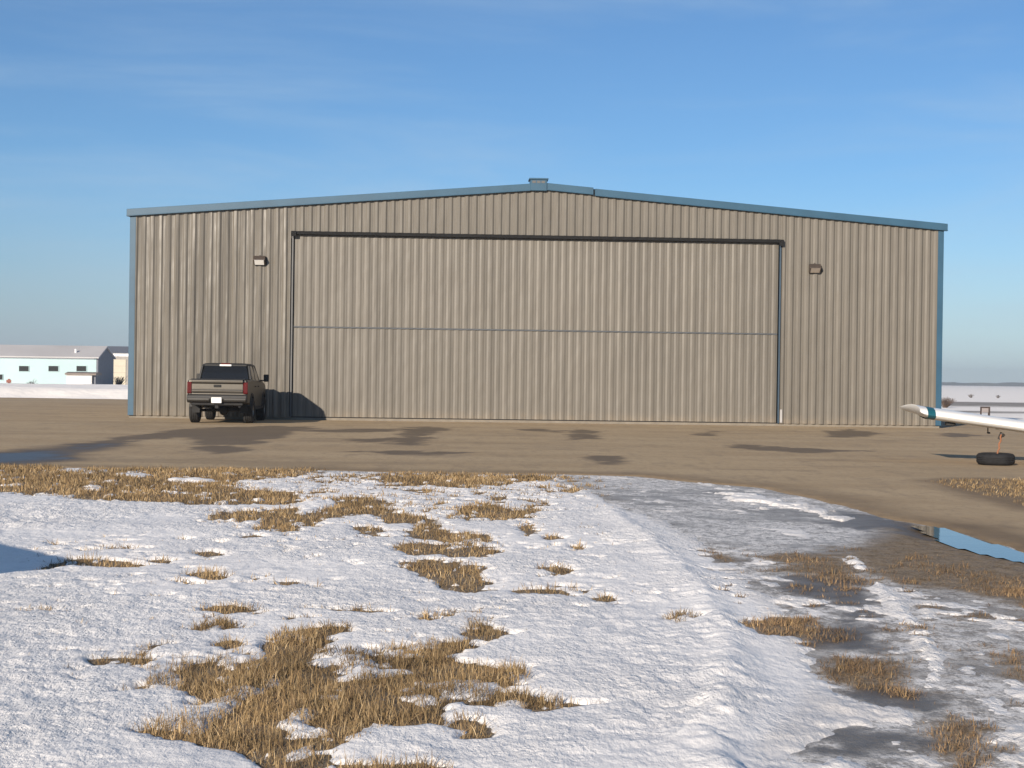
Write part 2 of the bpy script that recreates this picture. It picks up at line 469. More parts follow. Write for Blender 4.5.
HOLES = [GP(h) for h in (
 [(288,659),(345,656),(350,668),(290,668)], [(328,677),(372,668),(440,667),(440,677),(340,684)], [(440,704),(470,700),(497,712),(480,722),(440,717)],
 [(364,712),(379,711),(379,721),(364,721)], [(290,727),(320,722),(346,730),(330,744),(300,738)], [(196,713),(228,703),(236,712),(205,722)],
 [(240,700),(256,697),(256,706)], [(475,688),(500,680),(512,691),(480,697)], [(285,734),(300,728),(305,738),(290,742)],
 [(50,469),(75,465.5),(104,471),(75,473)], [(108,474),(130,472),(160,476),(130,478)], [(75,489.5),(100,488),(105,491)],
 [(217,508),(262,505.5),(268,510),(225,513)], [(290,504),(330,499),(345,506),(300,515)], [(238,523),(262,519),(270,526),(245,528)],
 [(160,480),(190,478),(230,481),(190,483)], [(245,487),(275,484),(300,489),(260,491)],
 [(360,524),(420,524),(425,531),(380,533)], [(380,541),(410,537),(415,543),(385,548)], [(425,559),(470,555),(485,561),(440,564)])]
SNOW_THICK = GP([(-900,474),(-60,474),(300,474),(470,476),(545,479),(585,490),(618,512),(650,533),(678,560),(703,580),(727,615),(745,650),(750,690),(742,716),(728,742),(742,775)]) + [(1.0, 5.2), (1.0, 3.5), (-16, 3.5)]
TRACK = GP([(618,512),(640,515),(690,540),(745,585),(790,640),(815,690),(800,715),(765,745),(742,775),(728,742),(742,716),(750,690),(745,650),(727,615),(703,580),(678,560),(650,533)])
ICE = GP([(552,478),(640,479),(700,484),(760,489),(850,508),(885,520),(860,545),(830,552),(760,556),(700,545),(640,520),(600,498)])
STRIPE = GP([(838,556),(858,556),(905,600),(938,640),(952,668),(940,690),(916,688),(922,662),(905,632),(870,590)])
STRIPE2 = GP([(700,483),(745,489),(835,512),(865,517),(840,521),(770,507),(720,500)])
STRIPE3 = GP([(848,500),(885,514),(893,518),(880,518),(845,505)])
WETS = [GP(q) for q in ([(822,592),(850,585),(870,600),(862,628),(870,650),(845,650),(835,615)], [(850,690),(900,694),(935,702),(925,712),(880,705)], [(820,752),(845,735),(885,733),(890,745),(865,760),(830,760)],
        [(840,512),(880,517),(905,524),(870,531),(835,524)], [(772,575),(835,580),(868,596),(830,600),(790,590)])]
MUD = GP([(790,556),(850,545),(900,521),(940,526),(1030,552),(1200,590),(1200,680),(1030,612),(960,592),(900,578),(855,572),(800,572)])
POND = GP([(918,525.5),(930,526.5),(942,528.5),(955,532),(985,542),(1028,554.5),(1110,584),(1110,592),(1028,562.5),(990,554.5),(960,547),(942,541.5),(934,535),(924,530)])
PONDX = GP([(890,522),(935,526),(936,542),(905,533)])

def pud(x, y): return sdf(POND, x, y)

def fields(x, y):
    """what lies on the verge at each ground point"""
    f = {}
    n1 = fbm(x*1.7, y*1.7, 1, 5, .6); n2 = fbm(x*.6, y*.6, 21, 4)
    nf = fbm(x*5, y*5, 41, 4, .6)
    f['n1'], f['n2'], f['nf'] = n1, n2, nf
    gs = np.full(x.shape, -3.0)
    nh = fbm(x*13, y*9, 241, 3, .6)
    for k, (P, wn) in GP_W.items():
        s = sdf(P, x, y)
        if k in MOT:
            s = np.minimum(s, MOT[k]); kn = 1.9
        else: kn = 1.0
        if k[0] == 's': s = s + .05
        gs = np.maximum(gs, np.where(s > -2.5, (s + kn*wn*(n1*.55+nf*.75))/max(wn, .1)*.12, -3))
    for P in HOLES:
        s = sdf(P, x, y, 2.0)
        gs = np.where(s > -.3, np.minimum(gs, .12-(s+.10*nf+.08*n1)/.10*.12), gs)
    gs = gs + .075*nh
    f['gw'] = sstep(-.75, .05, gs)
    f['grass'] = sstep(-.05, .12, gs)
    f['thick'] = sdf(SNOW_THICK, x, y)
    f['track'] = sdf(TRACK, x, y)
    f['ice'] = sdf(ICE, x, y)
    f['stripe'] = np.maximum(sdf(STRIPE, x, y), np.maximum(sdf(STRIPE2, x, y)-.30+.75*n1+.35*nf, sdf(STRIPE3, x, y)))
    wv = np.full(x.shape, -3.)
    for P in WETS: wv = np.maximum(wv, sdf(P, x, y))
    f['wetd'] = wv
    f['mud'] = sdf(MUD, x, y)
    f['apron'] = sdf(apron_poly, x, y, 4.0)
    f['pond'] = np.maximum(pud(x, y), sdf(PONDX, x, y))
    return f

def snow_height(x, y, f):
    n1, n2, nf = f['n1'], f['n2'], f['nf']
    # wind-crusted surface
    crust = 1.0*fbm(x*5.0+.8*n1, y*3.0+.5*n2, 61, 4, .58)
    pit = np.abs(fbm(x*8.5, y*5.0, 71, 3, .6))*1.4
    th = f['thick'] + .10*n1 + .03*nf
    cam_ = .35 + 1.05*sstep(-.25, .30, fbm(x*.45, y*.35, 251, 3))
    crust = crust*cam_; pit = pit*cam_
    ht = .046 + .022*n2 + .026*crust - .016*pit + .008*nf
    # packed wheel track beside the thick snow
    ridge = .050*np.exp(-((th-.10)/.17)**2)*sstep(-.6, -.05, f['track'])*(.75+.35*nf)
    hpack = .010 + .0025*crust + .006*n2 - .0015*pit
    sth = sstep(-.04, .10, th)
    U = sstep(-.14, .12, np.maximum(th+.10, f['track'] + .16 + .20*n1 + .10*nf))
    ht = ht*(1-.55*f['gw'])
    h = (ht*sth + hpack*(1-sth) + ridge)*U - .05*(1-U)
    # patchy thin snow on the right, drawn out along the wheel tracks
    u = x*.80 + y*.60; v = -x*.60 + y*.80
    pat = fbm(u*2.6, v*1.0, 81, 6, .62)
    pat2 = fbm(x*6.5, y*3.0, 91, 4, .6)
    inice = sstep(-.3, .5, f['ice'])
    cov = pat*.75 + pat2*.55 + .22 - .42*inice - .9*sstep(-.2, .25, f['wetd']+.3*n1+.25*nf) - 1.5*sstep(-.4, .5, f['mud']+.35*n1)
    hr = -.016 + .05*cov
    st = sstep(-.08, .10, f['stripe'] + .10*n1 + .06*nf)
    hr = np.maximum(hr, st*(.024+.008*crust+.012*pat2) + (1-st)*-.05)
    right = sstep(.02, -.12, f['thick'])
    h = np.maximum(h, hr*right + (1-right)*-.06)
    # grass stands through
    g = f['grass']
    kz = fbm(x*4.5, y*2.6, 101, 4, .6)
    keep = (sstep(.10, .30, kz-.16*sstep(10.5, 13, y))*.050 + np.maximum(0, kz-.3)*.06)*sstep(1.8, 1.2, x)
    h = h*(1-g) + g*(-.045+keep)
    # feathered and broken along the apron
    ap = f['apron'] + .45*n1
    h = h - .16*sstep(-.30, .10, ap) - .10*sstep(-.1, .15, f['pond'])
    return h

xs = np.arange(-12.5, 13.0, .034)
ys = [4.6]
while ys[-1] < 28.5: ys.append(ys[-1] + .020 + .0021*max(0, ys[-1]-6))
ys = np.array(ys)
X, Y = np.meshgrid(xs, ys)
fs = fields(X, Y)
H = snow_height(X, Y, fs)
gnear = fs['grass']
dirt = np.clip(sstep(-.9, -.2, fs['apron'])*.5 + .55*sstep(.06, -.2, fs['thick'])*(1-sstep(-.02, .1, fs['stripe'])*.6)*(1-sstep(-.02, .1, fs['track'])), 0, 1)*np.clip(.55+.6*fs['n1'], 0, 1)
o = grid_mesh('snow', xs, ys, H, M_SNOW, {'dirt': dirt}, keep=H > -.03); tag(o, kind='structure')

def verge_z(x, y): return -.006 + .010*fbm(x*.9, y*.9, 131, 3)
xv = np.concatenate([np.arange(-30, -13, .5), np.arange(-13, 13.5, .07), np.arange(13.5, 31, .5)])
yv = np.concatenate([np.arange(2, 5, .3), np.arange(5, 30.5, .065)])
X2, Y2 = np.meshgrid(xv, yv)
fv = fields(X2, Y2)
icea = np.clip(np.maximum(sstep(-.4, .3, fv['ice']+.3*fv['n1']), .75*sstep(.2, -.2, fv['thick'])*(1-sstep(-.3, .3, fv['mud']+.3*fv['n1']))), 0, 1)*(1-fv['grass'])
u = X2*.8+Y2*.6; v = -X2*.6+Y2*.8
frost = sstep(-.30, .35, fbm(u*2.0, v*.8, 151, 5, .6) + .15)*sstep(.3, -.1, fv['thick'])*(1-fv['grass'])*(1-sstep(-.3, .2, fv['mud']+.3*fv['n1']))
frost = np.clip(frost*.95 + .10 + .35*sstep(-.1, .1, fv['stripe']), 0, 1)
wet = np.clip(sstep(-.16, .14, fv['wetd']+.28*fv['n1']+.30*fv['nf']) + .8*sstep(-.10, .06, fv['pond']+.15*fv['n1']), 0, 1)
frost *= 1-wet
Z2 = verge_z(X2, Y2) - .05*sstep(-.15, .3, fv['pond']) - .05*sstep(-.1, .3, fv['apron'])
o = grid_mesh('verge', xv, yv, Z2, M_VERGE, {'ice': icea, 'frost': frost, 'wet': wet}); tag(o, kind='structure')

# apron
STAINS = [GP(q) for q in (
 [(70,445),(130,435),(190,428),(270,426),(318,427),(290,436),(250,445),(200,445),(185,438),(140,440),(100,446)],
 [(195,448),(230,445),(252,451),(215,454)],
 [(400,427),(432,426),(462,429),(432,434),(424,446),(398,445),(392,440),(408,436),(398,431)],
 [(280,431),(350,429),(402,429),(400,432),(330,433)], [(355,452),(400,450),(470,453),(400,455)], [(350,440),(400,437),(405,440),(370,442)],
 [(565,432),(585,430),(597,432),(596,439),(572,440)], [(510,430),(540,429),(567,431),(565,434),(540,432)], [(588,458),(605,456),(622,461),(605,464)],
 [(824,432),(850,429),(882,434),(850,438),(828,437)], [(720,447),(740,444),(790,448),(862,451),(800,453),(740,450)], [(692,433),(715,431),(722,434),(705,436)],
 [(928,434),(950,433),(985,436),(955,438)])]
LEFTP = GP([(-120,455),(0,451),(60,447),(110,442),(122,446),(88,452),(62,461),(20,465),(-120,468)])
xa = np.concatenate([np.arange(-90, -18, 1.5), np.arange(-18, 22, .14), np.arange(22, 62, 1.5)])
ya = np.concatenate([np.arange(10, 32, .12), np.arange(32, 64, .22), np.arange(64, 99, .6)])
X3, Y3 = np.meshgrid(xa, ya)
n1 = fbm(X3*.9, Y3*.5, 171, 5, .6); n2 = fbm(X3*2.4, Y3*2.4, 181, 4, .6)
ap = sdf(apron_poly, X3, Y3, 4.0)
sv = np.full(X3.shape, -3.)
for P in STAINS: sv = np.maximum(sv, sdf(P, X3, Y3))
n4 = fbm(X3*5.5, Y3*2.2, 185, 3, .6)
wet = sstep(-.12, .22, sv + .75*n1 + .35*n2 + .12*n4)
streak = sstep(.28, .62, fbm(X3*.25, Y3*.6, 191, 5, .6))*.30
lp = sdf(LEFTP, X3, Y3)
wet = np.clip(np.maximum(wet, streak) + sstep(-.6, .4, lp+.4*n1), 0, 1)
pond_d = sdf(POND, X3, Y3)
mud = np.clip(sstep(1.3, .1, ap + .5*n1)*.7 + sstep(-1.0, 0, pond_d+.3*n1) + sstep(-.5, .3, sdf(GP_W['R8'][0], X3, Y3)+.5*n1), 0, 1)
Z3 = .004 + .012*n1*0.4 - .11*sstep(.12, -.18, ap + .16*n2 + .22*n1) - .03*sstep(-.3, .3, pond_d) - .02*sstep(-.3, .5, lp)
Z3 = np.where(Y3 > 45, Z3*sstep(57, 50, Y3) + (1-sstep(57, 50, Y3))*(-.004 - .09*sstep(.12, -.18, ap)), Z3)
o = grid_mesh('apron', xa, ya, Z3, M_APRON, {'wet': wet, 'mud': mud, 'pool': np.clip(sstep(-.3, 1.0, lp+.9*n1+.5*n2), 0, 1)}, keep=ap > -1.2); tag(o, kind='structure')

# standing water
def water_material():
    n = NT('meltwater'); p = n.pos()
    n.b.inputs['Base Color'].default_value = (.035, .030, .024, 1)
    n.b.inputs['Roughness'].default_value = .04
    n.b.inputs['IOR'].default_value = 1.33
    n.b.inputs['Specular IOR Level'].default_value = .5
    n.set(n.b.inputs['Normal'], n.bump(n.noise(p, 2.0, 2), .0012))
    return n.m
M_WATER = water_material()
def pool(name, poly, z, step=.07, edge=0.0, amp=.06):
    P = np.array(poly)
    gx = np.arange(P[:,0].min()-.3, P[:,0].max()+.3, step); gy = np.arange(P[:,1].min()-.3, P[:,1].max()+.3, step)
    A, B = np.meshgrid(gx, gy)
    s = sdf(poly, A, B) + amp*fbm(A*2, B*2, 201, 3) - edge
    return tag(grid_mesh(name, gx, gy, np.full(A.shape, z), M_WATER, keep=s > 0, smooth=False), kind='structure')
pool('puddle', POND, -.004)

# ------------------------------------------------------------------ dry grass
def make_grass():
    zones = [(-14, -1, 17.5, 28, 1700), (-3, 3, 13.5, 28, 1900), (-5.5, 1.5, 11, 17.5, 2200), (-3.5, 2.2, 4.8, 11, 11000), (1.0, 6.5, 4.8, 12.5, 8000), (1.5, 9.5, 10, 19, 2600), (7, 14, 17, 28, 1500)]
    Vs, Cs = [], []
    used = []
    for (x0, x1, y0, y1, dens) in zones:
        N = int((x1-x0)*(y1-y0)*dens)
        x = rng.uniform(x0, x1, N); y = rng.uniform(y0, y1, N)
        ok = np.ones(N, bool)
        for (a, b, c, d) in used: ok &= ~((x > a) & (x < b) & (y > c) & (y < d))
        used.append((x0, x1, y0, y1))
        x, y = x[ok], y[ok]
        f = fields(x, y)
        h = snow_height(x, y, f)
        g = f['grass']*np.maximum(sstep(.16, -.25, f['apron'] + .3*f['n1']), .75*sstep(-.1, .2, sdf(GP_W['R8'][0], x, y)))
        clump = sstep(-.35, .45, fbm(x*3.2, y*3.2, 211, 4, .6))
        pr = g*(.38 + .62*clump)*np.where(h > .02, .25, 1)
        k = rng.random(len(x)) < pr
        # stray stems poking through thin snow near the patches
        x, y, h, g, clump = x[k], y[k], h[k], g[k], clump[k]
        rot = (x > 1.6) & (y < 19)
        n = len(x)
        if n == 0: continue
        dist = y
        L = (.035 + .085*rng.random(n)**1.4 + .055*clump*rng.random(n))*np.where(rot, .70, 1.0)*(.35+.65*sstep(.1, .9, g))*.88*np.where(y > 17, .95, .95)
        wd = (.0011 + .0013*rng.random(n))*np.clip(y/8, 1, 3.2)
        az = rng.uniform(0, 2*math.pi, n); lean = np.abs(rng.normal(0, .52, n)) + .05
        lean = np.where(rng.random(n) < np.where(rot, .60, .38), lean+.75, lean)
        z0 = np.minimum(np.maximum(verge_z(x, y), h), .08) - .012
        dx = np.cos(az)*np.sin(lean); dy = np.sin(az)*np.sin(lean); dz = np.cos(lean)
        fa = rng.uniform(0, math.pi, n); wx = np.cos(fa)*wd; wy = np.sin(fa)*wd*.6
        bend = L*.28*rng.random(n)
        mx, my, mz = x+dx*L*.55, y+dy*L*.55, z0+dz*L*.6
        tx, ty, tz = x+dx*(L+bend), y+dy*(L+bend), z0+dz*L - bend*.35
        V = np.stack([np.stack([x-wx, y-wy, z0], 1), np.stack([x+wx, y+wy, z0], 1),
                      np.stack([mx+wx*.8, my+wy*.8, mz], 1), np.stack([mx-wx*.8, my-wy*.8, mz], 1),
                      np.stack([tx, ty, tz], 1)], 1)
        pal = np.array([(.30,.22,.115), (.235,.165,.083), (.145,.10,.055), (.42,.33,.195), (.095,.070,.045), (.20,.15,.08)])
        palr = np.array([(.17,.115,.065), (.22,.15,.08), (.12,.085,.055), (.31,.225,.12), (.085,.065,.048), (.15,.115,.07)])
        ci = rng.choice(6, n, p=[.27, .24, .18, .10, .13, .08])
        tone = (.70 + .32*rng.random(n))*(1 + .55*fbm(x*2.1, y*1.5, 231, 3))
        C = np.where(rot[:, None], palr[ci], pal[ci])*tone[:, None]*np.array([1.10, 1.05, 1.02])
        # a pale matted tuft at the driveway edge
        Vs.append(V); Cs.append(C)
    V = np.concatenate(Vs); C = np.concatenate(Cs); n = len(V)
    me = bpy.data.meshes.new('dry_grass')
    me.vertices.add(n*5); me.vertices.foreach_set('co', V.astype(np.float32).ravel())
    base = np.arange(n)[:, None]*5
    lo = np.concatenate([base+np.array([[0,1,2,3]]), base+np.array([[3,2,4]])], 1).ravel()
    me.loops.add(len(lo)); me.loops.foreach_set('vertex_index', lo.astype(np.int32))
    st = (np.arange(n)[:, None]*7 + np.array([[0, 4]])).ravel()
    me.polygons.add(n*2); me.polygons.foreach_set('loop_start', st.astype(np.int32))
    me.update(calc_edges=True)
    at = me.attributes.new('tint', 'FLOAT_COLOR', 'POINT')
    c5 = np.repeat(np.concatenate([C, np.ones((n, 1))], 1), 5, 0)
    at.data.foreach_set('color', c5.astype(np.float32).ravel())
    m = NT('straw'); a = m.n('ShaderNodeAttribute', attribute_name='tint')
    m.set(m.b.inputs['Base Color'], a.outputs['Color']); m.b.inputs['Roughness'].default_value = .75; m.b.inputs['Specular IOR Level'].default_value = .2
    me.materials.append(m.m)
    o = bpy.data.objects.new('dry_grass', me); COL.objects.link(o)
    tag(o, 'dry straw coloured grass standing in patches through the old snow', 'grass', kind='stuff')
    print('blades', n)
make_grass()

# ------------------------------------------------------------------ hangar
DL, DR = 56.7, 57.9
pl = D(129, 418, DL); pr_ = D(939.5, 427.5, DR)
P0 = Vector((pl.x, pl.y, 0)); P1 = Vector((pr_.x, pr_.y, 0))
WID = (P1-P0).length
YAW = math.atan2(P1.y-P0.y, P1.x-P0.x)
HX = Vector((math.cos(YAW), math.sin(YAW), 0)); HY = Vector((-math.sin(YAW), math.cos(YAW), 0))
def WL(px, py):
    """photo position -> (along, up) on the hangar's front wall"""
    d = ray(px, py); o_ = Vector((0, 0, CAMH))
    t = (P0-o_).dot(HY)/d.dot(HY)
    q = o_+d*t
    return (q-P0).dot(HX), q.z
hang = empty('hangar', P0, YAW, 'large tan ribbed metal aircraft hangar with blue trim and wide bifold door', 'hangar')
RX, RZ = WL(538.5, 184); EL = WL(129, 209.6)[1]; ER = WL(941, 223)[1]
EAV = (EL+ER)/2 - .02
def top(x): return EAV + (RZ-EAV)*(x/RX if x < RX else (WID-x)/(WID-RX))
dx0, dz1 = WL(293, 236); dx1 = WL(780.5, 242)[0]
dz1 = (dz1 + WL(780, 242)[1])/2 - .02
DEP = 26.0
def rib_profile(a, b, pitch, h=.042, off=0.0):
    """stations (x, outward) of a ribbed sheet from a to b"""
    st = [(a, 0.0)]
    k = math.floor((a-off)/pitch)
    while True:
        c = off + k*pitch + pitch/2
        for dx_, oo in ((-.105, 0), (-.042, h), (.042, h), (.105, 0)):
            xx = c+dx_
            if a < xx < b: st.append((xx, oo))
        for dx_, oo in ((.132, 0), (.140, .006), (.158, .006), (.166, 0)):
            xx = c+dx_
            if a < xx < b: st.append((xx, oo))
        k += 1
        if off + k*pitch > b+pitch: break
    st.append((b, 0.0))
    return sorted(st)
def ribbed(mb, a, b, zb, zt, y0=0.0, pitch=.3048, h=.042, off=0.0, back=.05, jitter=0.0):
    st = rib_profile(a, b, pitch, h, off)
    lo = [mb.bm.verts.new((x, y0-q, zb(x) if callable(zb) else zb)) for x, q in st]
    hi = [mb.bm.verts.new((x, y0-q, zt(x) if callable(zt) else zt)) for x, q in st]
    for i in range(len(st)-1):
        mb.bm.faces.new((lo[i], lo[i+1], hi[i+1], hi[i]))
    # closed edge returns
    for i in (0, -1):
        l2 = mb.bm.verts.new(lo[i].co+Vector((0, back, 0))); h2 = mb.bm.verts.new(hi[i].co+Vector((0, back, 0)))
        mb.bm.faces.new((lo[i], hi[i], h2, l2))
m = MB()
ribbed(m, .10, dx0-.06, .09, lambda x: top(x)-.02)
m.build('front_wall', M_TAN2, hang)
m = MB()
ribbed(m, dx1+.06, WID-.10, .09, lambda x: top(x)-.02)
ribbed(m, dx0-.06+.001, dx1+.06-.001, dz1+.16, lambda x: top(x)-.02, y0=-.001)
m.build('front_wall', M_TAN, hang)
# side and rear walls
for nm, flip in (('side_wall', 0), ('side_wall', 1)):
    m = MB()
    st = rib_profile(.1, DEP-.1, .3048)
    xx = .02 if not flip else WID-.02
    sg = -1 if not flip else 1
    lo = [m.bm.verts.new((xx+sg*q, y, .09)) for y, q in st]; hi = [m.bm.verts.new((xx+sg*q, y, EAV-.05)) for y, q in st]
    for i in range(len(st)-1): m.bm.faces.new((lo[i], lo[i+1], hi[i+1], hi[i]))
    m.build(nm, M_TAN, hang)
m = MB(); m.prism([(.05, .05), (WID-.05, .05), (WID-.05, EAV-.05), (RX, RZ-.05), (.05, EAV-.05)], DEP-.12, DEP-.02, 'y'); m.build('rear_wall', M_TAN, hang)
m = MB(); m.box(-.0, WID, .03, .16, -.15, .085); m.box(-.0, .16, .16, DEP, -.15, .085); m.box(WID-.16, WID, .16, DEP, -.15, .085); m.build('foundation', M_CONC, hang)
# roof
m = MB()
m.prism([(-.10, EAV-.03), (RX, RZ-.03), (RX, RZ+.02), (-.10, EAV+.02)], .02, DEP+.1, 'y')
m.prism([(WID+.10, EAV-.03), (RX+.001, RZ-.03), (RX+.001, RZ+.02), (WID+.10, EAV+.02)], .02, DEP+.1, 'y')
m.build('roof', M_ROOF, hang)
# rake trim: three lengths, the joints a little stepped
sl = (RZ-EAV)/RX; sr = (RZ-EAV)/(WID-RX)
JX = WL(594, 190)[0]
def rake(a, b, dz=0.0):
    m = MB()
    za, zb = top(a) if 0 <= a <= WID else EAV-(.16*sl), top(b) if 0 <= b <= WID else EAV-(.16*sr)
    m.prism([(a, za-.25+dz), (b, zb-.25+dz), (b, zb+.02+dz), (a, za+.02+dz)], -.13, .015, 'y')
    m.prism([(a, za-.25+dz), (b, zb-.25+dz), (b, zb-.215+dz), (a, za-.215+dz)], -.16, -.131, 'y')
    m.build('rake_trim', M_TRIM, hang, .008, 1)
rake(-.16, RX-.30); rake(RX+.30, JX-.03, .035); rake(JX+.03, WID+.16)
for xx in (-.16, WID+.16):      # eave gutters along the sides
    a, b = (xx, xx+.16) if xx < 0 else (xx-.16, xx)
    MB().box(a, b, .017, DEP, EAV-.24, EAV-.02).build('gutter', M_TRIM, hang, .01, 1)
for a, b in ((-.045, .17), (WID-.17, WID+.045)):
    m = MB(); m.box(a, b, -.052, .0, .09, EAV-.24)
    e0, e1 = (a, a+.03) if a < 0 else (b-.03, b)
    m.box(e0, e1, .001, .20, .09, EAV-.24); m.build('corner_trim', M_TRIM, hang, .006, 1)
rv = MB().box(RX-.31, RX+.31, -.17, .5, RZ-.27, RZ+.14).build('ridge_vent', M_TRIM, hang, .015, 1)
m = MB(); m.box(RX-.36, RX+.36, -.20, .55, RZ+.141, RZ+.20); m.build('vent_cap', M_TRIM, rv, .01, 1)
m = MB()
for k in range(3): m.box(RX-.24+.17*k, RX-.24+.17*k+.13, -.178, -.171, RZ+.015, RZ+.10)
m.build('louvre', M_JAMB, rv)
MB().box(RX-.14, RX+.14, .551, DEP, RZ+.03, RZ+.12).build('ridge_cap', M_TRIM, hang)
# door
dsp = (WL(293, 327.5)[1] + WL(780, 333.5)[1])/2
door = empty('door', (0, 0, 0)); door.parent = hang
door['label'] = 'wide two leaf bifold hangar door in matching tan ribbed steel'
DY = .06
m = MB(); ribbed(m, dx0+.06, dx1-.06, dsp+.03, dz1+.02, y0=DY, h=.017); m.build('upper_leaf', M_TAN, door)
m = MB(); ribbed(m, dx0+.06, dx1-.06, .12, dsp-.03, y0=DY, h=.017); m.build('lower_leaf', M_TAN, door)
MB().box(dx0+.06, dx1-.06, DY-.035, DY+.03, dsp-.029, dsp+.029).build('hinge_strip', M_SEAM, door, .01, 1)
m = MB(); m.box(dx0+.02, dx1-.02, DY-.02, DY+.04, .012, .118); m.build('bottom_seal', M_SEAL, door, .01, 1)
m = MB(); m.box(dx0-.06, dx1+.10, -.13, .03, dz1+.025, dz1+.145); m.box(dx0-.06, dx0+.14, -.18, -.161, dz1-.05, dz1+.13); m.box(dx1-.08, dx1+.10, -.18, -.161, dz1-.09, dz1+.13)
m.build('header_seal', M_SEAL, door, .02, 2)
for a, b in ((dx0-.03, dx0+.03), (dx1-.015, dx1+.035)):
    MB().box(a, b, -.03, .10, .09, dz1-.002).build('side_jamb', M_JAMB if a < 12 else M_DTRIM, door, .006, 1)
MB().box(dx1+.062, dx1+.15, -.072, -.036, .12, .62).build('door_guide', M_WHITEP, door, .01, 1)
MB().box(dx0-.12, dx0-.062, -.055, -.036, .6, dz1-.1).build('edge_strip', M_TAN, door, .006, 1)
MB().box(.3, WID-.3, .5, .56, .1, 6.6).build('inner_liner', mat('dark_liner', (.05,.05,.05), .9, var=.1), hang)

# wall lamps (wedge wall packs)
def wall_pack(px, py, label, lensmat, tilt):
    lx, lz = WL(px, py)
    p = P0 + HX*lx - HY*.036 + Vector((0, 0, lz))
    t = empty('wall_lamp', p, YAW, label, 'wall lamp', 'lamps on the hangar front')
    m = MB(); m.prism([(0, -.16), (0, .18), (-.12, .18), (-.27, .04), (-.27, .01), (-.09, -.16)], -.215, .215, 'x'); m.build('housing', M_BRONZE, t, .02, 2)
    m = MB(); m.hull8([(-.17,-.115,-.152), (.17,-.115,-.152), (-.17,-.105,-.14), (.17,-.105,-.14), (-.17,-.277,.0), (.17,-.277,.0), (-.17,-.26,.01), (.17,-.26,.01)]); m.build('lens', lensmat, t)
    m = MB(); m.tube((0, .0, .19), (0, -.06, .19), .03); m.build('conduit_hub', M_BRONZE, t)
wall_pack(260, 261, 'brown wall lamp with bright white lens on hangar wall above the pickup', M_LENS, 0)
wall_pack(814, 269, 'brown wall lamp with dull lens on hangar wall above the aeroplane wing', M_LENSD, 0)

